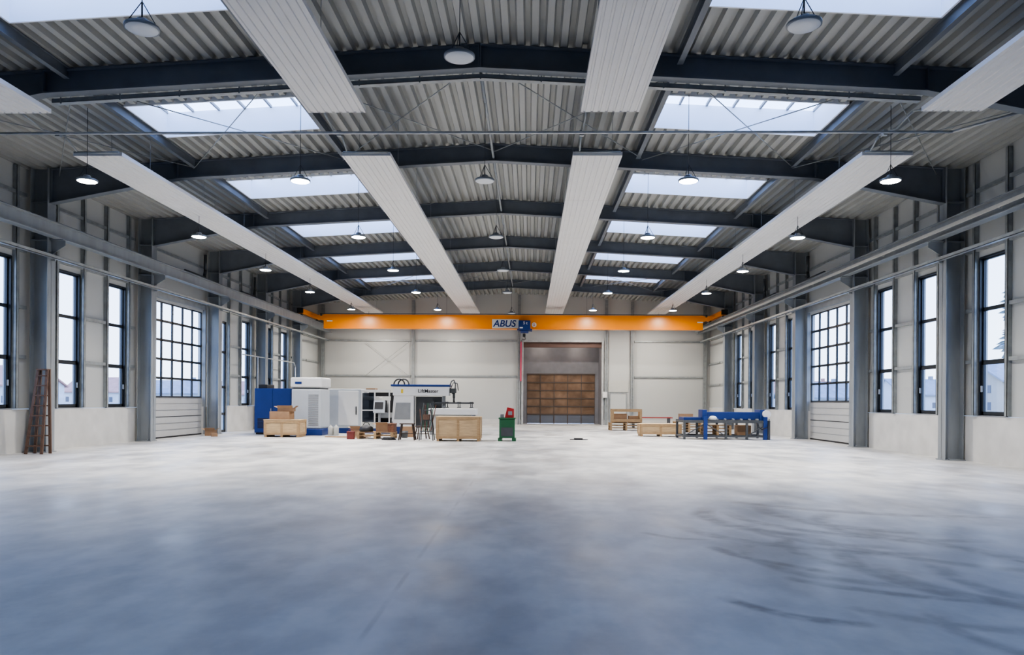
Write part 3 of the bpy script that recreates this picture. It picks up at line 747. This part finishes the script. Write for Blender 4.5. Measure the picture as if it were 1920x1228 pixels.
for y in (0, .55): MB().box(-1.3, 1.3, y-.03, y+.03, .62, .67).obj("beam", 'red', e)
for x in (-1.1, 1.1): MB().box(x-.04, x+.04, -.05, .6, .55, .62).box(x-.04, x+.04, -.04, .04, 0, .55).box(x-.04, x+.04, .5, .58, 0, .55).obj("leg", 'dgrey', e)
e = thing("machine_table", (8.55, 33.2, 0), "dark steel machine table frame with blue crossbeam", "machine table")
f = MB()
for y in (-.8, .8):
    f.box(-1.85, 1.9, y-.05, y+.05, .72, .84)
    f.box(-1.85, 1.9, y-.04, y+.04, .1, .18)
for x in (-1.85, -.95, 0, .95, 1.8):
    f.box(x, x+.09, -.75, .75, .74, .82)
    f.box(x, x+.09, -.75, .75, .1, .17)
f.obj("frame", 'dgrey', e)
for x in (-1.8, -.9, 0, .9, 1.85):
    for y in (-.8, .8): MB().box(x-.045, x+.045, y-.055, y+.055, 0, .72).obj("leg", 'dgrey', e)
for a, b in (((-1.8, -.8, .15), (-.9, -.8, .7)), ((-.9, -.8, .7), (0, -.8, .15)), ((.9, -.8, .15), (1.8, -.8, .7))):
    MB().bar(a, b, .04, .04).obj("brace", 'dgrey', e)
MB().box(-.95, 1.75, -.55, -.2, .86, 1.2).box(-1.0, -.8, -.7, .1, .82, 1.3).box(1.5, 1.72, -.7, .1, .82, 1.3).obj("crossbeam", 'blue', e, bevel=.02)
MB().box(-1.8, -.85, -.6, .4, .84, .96).obj("work_plate", 'blue', e)
for x in (-.98, 1.6): MB().box(x, x+.16, -.9, -.76, 0, 1.0).obj("column", 'blue', e)
MB().lathe([(0, 0), (.16, 0), (.17, .1), (.1, .16), (0, .17)], (-.55, -.72, .86), 20).obj("motor_cover", 'white', e)
MB().cyl((1.75, -.86, 1.12), (1.75, -.72, 1.12), .17, 24).obj("cable_reel", 'white', e)
for i in range(7): MB().cyl((-.7+i*.35, -.75, .88), (-.7+i*.35, .75, .88), .035, 10).obj("roller", 'galv', e)
c = MB().tube([(1.3, -.7, .9), (1.35, -.95, .6), (1.5, -.95, .45), (1.75, -.95, .55), (1.85, -.85, .9)], .02); c.obj("cable", 'black', e)
for k in range(3): pallet((8.3, 33.2, .18+k*.145), 1.2, .8, "wooden pallet stored inside the table frame", group="stored pallets")
carton((9.5, 33.2, .18), .6, .5, .42, "brown carton stored inside the table frame", 0, False)
e = thing("welding_machine", (-.9, 30.0, 0), "green workshop machine cabinet with red top unit", "machine")
MB().box(-.31, .31, -.35, .35, .12, .88).obj("body", 'green', e, bevel=.02)
MB().box(-.34, .34, -.38, .38, .88, .94).obj("top", 'green', e, bevel=.01)
MB().box(-.36, -.2, -.36, .36, 0, .12).obj("foot", 'green', e)
MB().box(.2, .36, -.36, .36, 0, .12).obj("foot", 'green', e)
MB().box(-.24, .24, -.365, -.35, .2, .55).obj("door", 'dgrey', e)
MB().prism([(-.1, .94), (.27, .94), (.27, 1.3), (0, 1.36)], 'y', -.2, .2).obj("control_unit", 'red', e)
MB().box(-.28, -.14, -.1, .1, .94, 1.08).obj("control_box", 'mgrey', e)
MB().box(.04, .2, -.21, -.2, 1.05, 1.2).obj("dial_plate", 'mgrey', e)
def stool(loc, w, h, label, rot=0):
    e = thing("wooden_stool", loc, label, "stool", None, rot)
    MB().box(-w/2, w/2, -.16, .16, h-.04, h).obj("seat", 'darkwood', e, bevel=.01)
    for sx in (-1, 1):
        for sy in (-1, 1):
            MB().bar((sx*(w/2-.08), sy*.1, h-.04), (sx*(w/2+.02), sy*.2, 0.0), .04, .04).obj("leg", 'darkwood', e)
    for a, b in (((-w/2+.03, 0, h*.4), (w/2-.03, 0, h*.4)), ((-w/2+.03, -.15, h*.4), (-w/2+.03, .15, h*.4)), ((w/2-.03, -.15, h*.4), (w/2-.03, .15, h*.4))):
        MB().bar(a, b, .03, .03).obj("stretcher", 'darkwood', e)
    return e
stool((-4.95, 29.9, 0), .6, .68, "dark wooden work stool beside the crate")
stool((-4.5, 30.9, 0), .5, .55, "small dark wooden stool beside the tool rack", .5)
e = thing("tool_rack", (-4.15, 29.9, 0), "dark steel tool rack holding rods and clamps", "rack")
f = MB()
for x in (-.28, .28): f.bar((x, -.25, 0), (x*.5, 0, 1.5), .035, .035).bar((x, .25, 0), (x*.5, 0, 1.5), .035, .035)
for z in (.35, .8, 1.2): f.box(-.26+.08*z, .26-.08*z, -.2+.1*z, .2-.1*z, z, z+.03)
f.obj("frame", 'dgrey', e)
for i in range(7):
    MB().bar((-.2+i*.06, -.1+.03*(i % 3), .38), (-.3+i*.11, .02, 1.25+.09*(i % 4)), .025, .025).obj("rod", 'green' if i % 2 else 'rust', e)
MB().box(-.15, .1, -.15, .1, .83, 1.05).obj("tool_box", 'oldwood', e)
m = MB().box(-.14, .14, -.12, .12, 0, .28).box(-.15, .15, -.13, .13, .28, .32).tube([(-.1, 0, .32), (-.08, 0, .39), (.08, 0, .39), (.1, 0, .32)], .012)
tag(m.obj("jerry_can", mat("dull_red", (.16, .03, .025), .5), loc=(-7.35, 30.3, 0), bevel=.01), "dull red fuel canister on the floor beside pallets", "canister")
e = thing("tool_chest", (-5.75, 30.9, .29), "rust-brown steel tool chest on a wooden pallet", "tool chest")
MB().box(-.14, .14, -.25, .25, 0, .3).obj("body", 'rust', e, bevel=.01)
MB().box(-.15, .15, -.26, .26, .3, .36).obj("lid", 'rust', e, bevel=.01)
MB().tube([(0, -.1, .36), (0, -.08, .42), (0, .08, .42), (0, .1, .36)], .01).obj("handle", 'black', e)
m = MB().lathe([(0, .26), (.12, .28), (.26, .2), (.3, .08), (.27, 0), (0, 0)], n=20).tube([(-.15, 0, .24), (-.08, 0, .38), (.08, 0, .38), (.15, 0, .24)], .015)
tag(m.obj("tool_bag", 'black', loc=(-6.82, 30.8, .29)), "black fabric tool bag on a wooden pallet", "bag")
m = MB().lathe([(.0, .0), (.13, 0), (.155, .3), (.15, .3), (.125, .015), (0, .015)], n=20)
tag(m.obj("bucket", 'dgrey', loc=(-5.35, 31.6, 0)), "dark grey plastic bucket on the floor", "bucket")
m = MB()
for k in range(3): m.tube([((.28-.03*k)*math.cos(t), (.28-.03*k)*math.sin(t), .02+.035*k) for t in [i*math.pi/12 for i in range(25)]], .018)
tag(m.obj("cable_coil", 'black', loc=(-5.7, 29.9, 0)), "coiled black cable lying on the floor", "cable")
for k in range(3):
    tag(MB().box(-.9, .9, -.06, .06, 0, .04).obj("wooden_plank", 'wood' if k != 1 else 'oldwood', loc=(-7.9+.05*k, 31.6+.16*k, 0), rot=.1*k-.1), "weathered wooden plank lying on the floor", "plank", "loose planks")
for k, x in enumerate((-9.0, -8.75)):
    m = MB().lathe([(0, .48), (.04, .48), (.04, .43), (.1, .4), (.12, .36), (.12, .02), (.1, 0), (0, 0)], n=20)
    tag(m.obj("canister", 'offwhite', loc=(x, 33.3, 0)), "white plastic canister on the floor by the machine", "canister", "white canisters")
m = MB(); pts = [(-.35, -.1), (-.2, -.22), (.1, -.18), (.35, -.2), (.42, 0), (.2, .18), (-.1, .12), (-.3, .2)]
m.prism(pts, 'z', 0, .025); m.prism([(p[0]*.5, p[1]*.5) for p in pts], 'z', .025, .07)
tag(m.obj("plastic_sheet", 'black', loc=(2.05, 31.2, 0)), "crumpled black plastic sheet on the floor", "sheet")
tag(MB().box(-.05, .05, -.02, .02, 0, 2.6).cyl((0, 0, 2.6), (0, 0, 2.75), .04).obj("lifting_strap", 'pink', loc=(-.62, Y1-.3, 3.0)), "pink lifting strap hanging from a gable post", "strap")
tag(MB().box(-.15, .15, -.12, 0, 0, .4).box(-.1, .1, -.13, -.12, .1, .3).obj("switch_box", 'white', loc=(5.2, Y1-.21, 1.9), bevel=.01), "small white electrical switch box on the wall", "switch box")

# ------------------------------------------------------------------ ladder
e = thing("step_ladder", (-13.88, 20.95, 0), "old brown wooden step ladder leaning on a steel column", "ladder")
H = 2.42
def ladder(xs0, xs1, y0, y1, n, nm):
    a0, a1 = xs0; b0, b1 = xs1
    r = None
    for p, q in ((a0, b0), (a1, b1)):
        f = MB(); f.bar((p, y0, 0), (q, y1, H), .04, .075, up=(1, 0, 0))
        r = f.obj(nm, 'oldwood', e)
    for i in range(n):
        t = (i+.8)/(n+.4)
        xa = a0+(b0-a0)*t; xb = a1+(b1-a1)*t; y = y0+(y1-y0)*t; z = H*t
        MB().box(xa, xb, y-.05, y+.04, z-.018, z+.018).obj("rung", 'oldwood', e)
ladder((-.46, .0), (-.24, .02), -.22, -.02, 8, "front_stile")
ladder((-.42, .03), (-.22, .03), .12, .05, 8, "rear_stile")
MB().box(-.27, .05, -.08, .1, H-.02, H+.02).obj("top_step", 'oldwood', e)

m = MB().tube([(-14.3, 36.5, 3.85), (-14.3, 44.5, 3.85), (-14.3, 44.8, 3.6), (-14.3, 44.8, 1.4)], .03, 10)
m.tube([(-14.3, 38.6, 3.85), (-14.3, 38.6, 1.3), (-14.85, 38.6, 1.25)], .025, 8)
tag(m.obj("wall_pipe", 'galvlight'), "pale compressed air pipe along the wall columns", "pipe")
for X, s in ((XL, -1), (XR, 1)):
    for y in (33.0, 39.0):
        pts = [(X-s*.25, y, 8.1), (X-s*.25, y, 7.4), (X-s*.3, y-.2, 7.1), (X-s*.5, y-.6, 6.95), (X-s*.5, y-2.5, 6.95)]
        tag(MB().tube(pts, .07, 12).obj("drain_pipe", 'dgrey'), "dark grey roof drain pipe bending along the wall", "pipe", "drain pipes")
for a, b in (((-11.5, 3.3), (-8.4, 5.7)), ((-8.4, 3.3), (-11.5, 5.7))):
    tag(MB().cyl((a[0], Y1-.24, a[1]), (b[0], Y1-.24, b[1]), .012, 6).obj("bracing_rod", 'galv'), "thin steel bracing rod on the gable wall", "rod", "gable bracing rods")

# ------------------------------------------------------------------ outdoors
def house(loc, w, d, h, rh, wm, rm, label, rot=0):
    e = thing("house", loc, label, "house", None, rot)
    MB().box(-w/2, w/2, -d/2, d/2, 0, h).prism([(-d/2, h), (d/2, h), (0, h+rh)], 'x', -w/2+.05, w/2-.05).obj("walls", wm, e)
    r = MB(); r.prism([(-d/2-.5, h-.3), (0, h+rh), (0, h+rh+.3), (-d/2-.5, h)], 'x', -w/2-.5, w/2+.5).prism([(d/2+.5, h-.3), (0, h+rh), (0, h+rh+.3), (d/2+.5, h)], 'x', -w/2-.5, w/2+.5)
    r.obj("roof", rm, e)
    n = max(2, int(w/3.2))
    for fl in range(max(1, int(h/2.8))):
        for i in range(n):
            x = -w/2+(i+.5)*w/n
            MB().box(x-.5, x+.5, -d/2-.05, -d/2, fl*2.8+.9, fl*2.8+2.2).obj("window", 'hwin', e)
        for y in (-d/4, d/4):
            for s in (-1, 1): MB().box(*sorted((s*w/2, s*(w/2+.05))), y-.5, y+.5, fl*2.8+.9, fl*2.8+2.2).obj("window", 'hwin', e)
    MB().box(w*.2, w*.2+.7, -.4, .4, h+rh*.6, h+rh+1).obj("chimney", rm, e)
house((82, 128, -.2), 14, 11, 5.8, 3.0, 'render', 'roofgrey', "beige two-storey house with grey tiled roof", .2)
house((92, 178, -.2), 18, 10, 4, 3.5, 'render2', 'roofgrey', "pale house with grey pitched roof", .3)
house((70, 190, -.2), 22, 10, 3.6, 3.6, 'render2', 'roofred', "pale house with faded red roof", .1)
house((58, 150, -.2), 14, 9, 3, 2.8, 'render2', 'roofgrey', "low pale house with dark grey roof", .1)
house((-112, 195, -.2), 20, 11, 3.6, 3.6, 'render2', 'roofred', "pale house with faded red tiled roof", -.2)
house((-102, 140, -.2), 20, 11, 4.2, 3.6, 'render2', 'roofred', "long pale house with red tiled roof", -.3)
house((-84, 175, -.2), 16, 10, 3.2, 2.8, 'render2', 'roofgrey', "low pale house with grey roof", .2)
house((-62, 165, -.2), 16, 9, 3.0, 2.6, 'render2', 'roofred', "low pale house with red roof", 0)
def conifer(loc, H):
    e = thing("conifer_tree", loc, "tall sparse conifer with drooping branches, haze painted into its colour", "tree")
    MB().cyl((0, 0, 0), (0, 0, H), .25, 10, r2=.03).obj("trunk", 'needle_hazed', e)
    b = MB(); z = H*.35
    while z < H-.4:
        L = (H-z)*.14+.8
        for k in range(6):
            t = random.random()*6.28; l = L*random.uniform(.4, 1.15)
            u = Vector((math.cos(t), math.sin(t), 0)); w = Vector((-u.y, u.x, 0))
            p0 = Vector((0, 0, z+random.uniform(-.3, .3))); p1 = p0+u*l+Vector((0, 0, -l*.35)); pm = (p0+p1)/2+Vector((0, 0, .1*l))
            b.add([p0, pm+w*.16*l, p1, pm-w*.16*l, pm+Vector((0, 0, -.3*l))], [(0, 1, 2, 3), (0, 4, 2)])
        z += .7
    b.obj("branches", 'needle_hazed', e)
conifer((97, 152, -.2), 30)

# ------------------------------------------------------------------ world and portals
w = bpy.data.worlds.new("World"); S.world = w; w.use_nodes = True
t = w.node_tree; bg = t.nodes["Background"]
tc = t.nodes.new("ShaderNodeTexCoord"); sp = t.nodes.new("ShaderNodeSeparateXYZ"); r = t.nodes.new("ShaderNodeValToRGB")
t.links.new(tc.outputs["Generated"], sp.inputs[0]); t.links.new(sp.outputs[2], r.inputs[0])
r.color_ramp.elements[0].position = 0.0; r.color_ramp.elements[0].color = (0.56, 0.62, 0.70, 1)
r.color_ramp.elements[1].position = 0.6; r.color_ramp.elements[1].color = (0.35, 0.52, 1.0, 1)
t.links.new(r.outputs[0], bg.inputs[0]); bg.inputs[1].default_value = 7.4
def portal(loc, rot, sx, sy):
    l = bpy.data.lights.new("portal", 'AREA'); l.shape = 'RECTANGLE'; l.size = sx; l.size_y = sy
    l.cycles.is_portal = True
    o = bpy.data.objects.new("portal", l); COL.objects.link(o); o.location = loc; o.rotation_euler = rot
for by in SKB:
    for a, b in SKX:
        portal(((a+b)/2, by+(SA+SB)/2, zr((a+b)/2)+.55), (0, 0, 0), b-a, SB-SA)
for X, s, ops in ((XL, -1, openL), (XR, 1, openR)):
    for (y0, y1, z0, z1, ty) in ops:
        zz = 1.7 if ty == 'gate' else z0
        portal((X+s*.02, (y0+y1)/2, (zz+z1)/2), (0, s*math.pi/2, 0), z1-zz, y1-y0)

# ------------------------------------------------------------------ camera
cam = bpy.data.cameras.new("Camera"); co = bpy.data.objects.new("Camera", cam); COL.objects.link(co)
th = math.atan(33/1387); ph = .007
F = Vector((-math.sin(th), math.cos(th), 0)); R = Vector((math.cos(th), math.sin(th), 0)); U = Vector((0, 0, 1))
R2 = R*math.cos(ph)+U*math.sin(ph); U2 = U*math.cos(ph)-R*math.sin(ph)
co.matrix_world = Matrix(((R2.x, U2.x, -F.x, 0), (R2.y, U2.y, -F.y, 0), (R2.z, U2.z, -F.z, 1.6), (0, 0, 0, 1)))
cam.sensor_width = 36; cam.lens = 36*1387/1920; cam.shift_y = 138.5/1920; cam.clip_end = 1000
S.camera = co
S.view_settings.view_transform = 'AgX'
S.view_settings.look = 'AgX - Medium High Contrast'
S.view_settings.exposure = -0.15
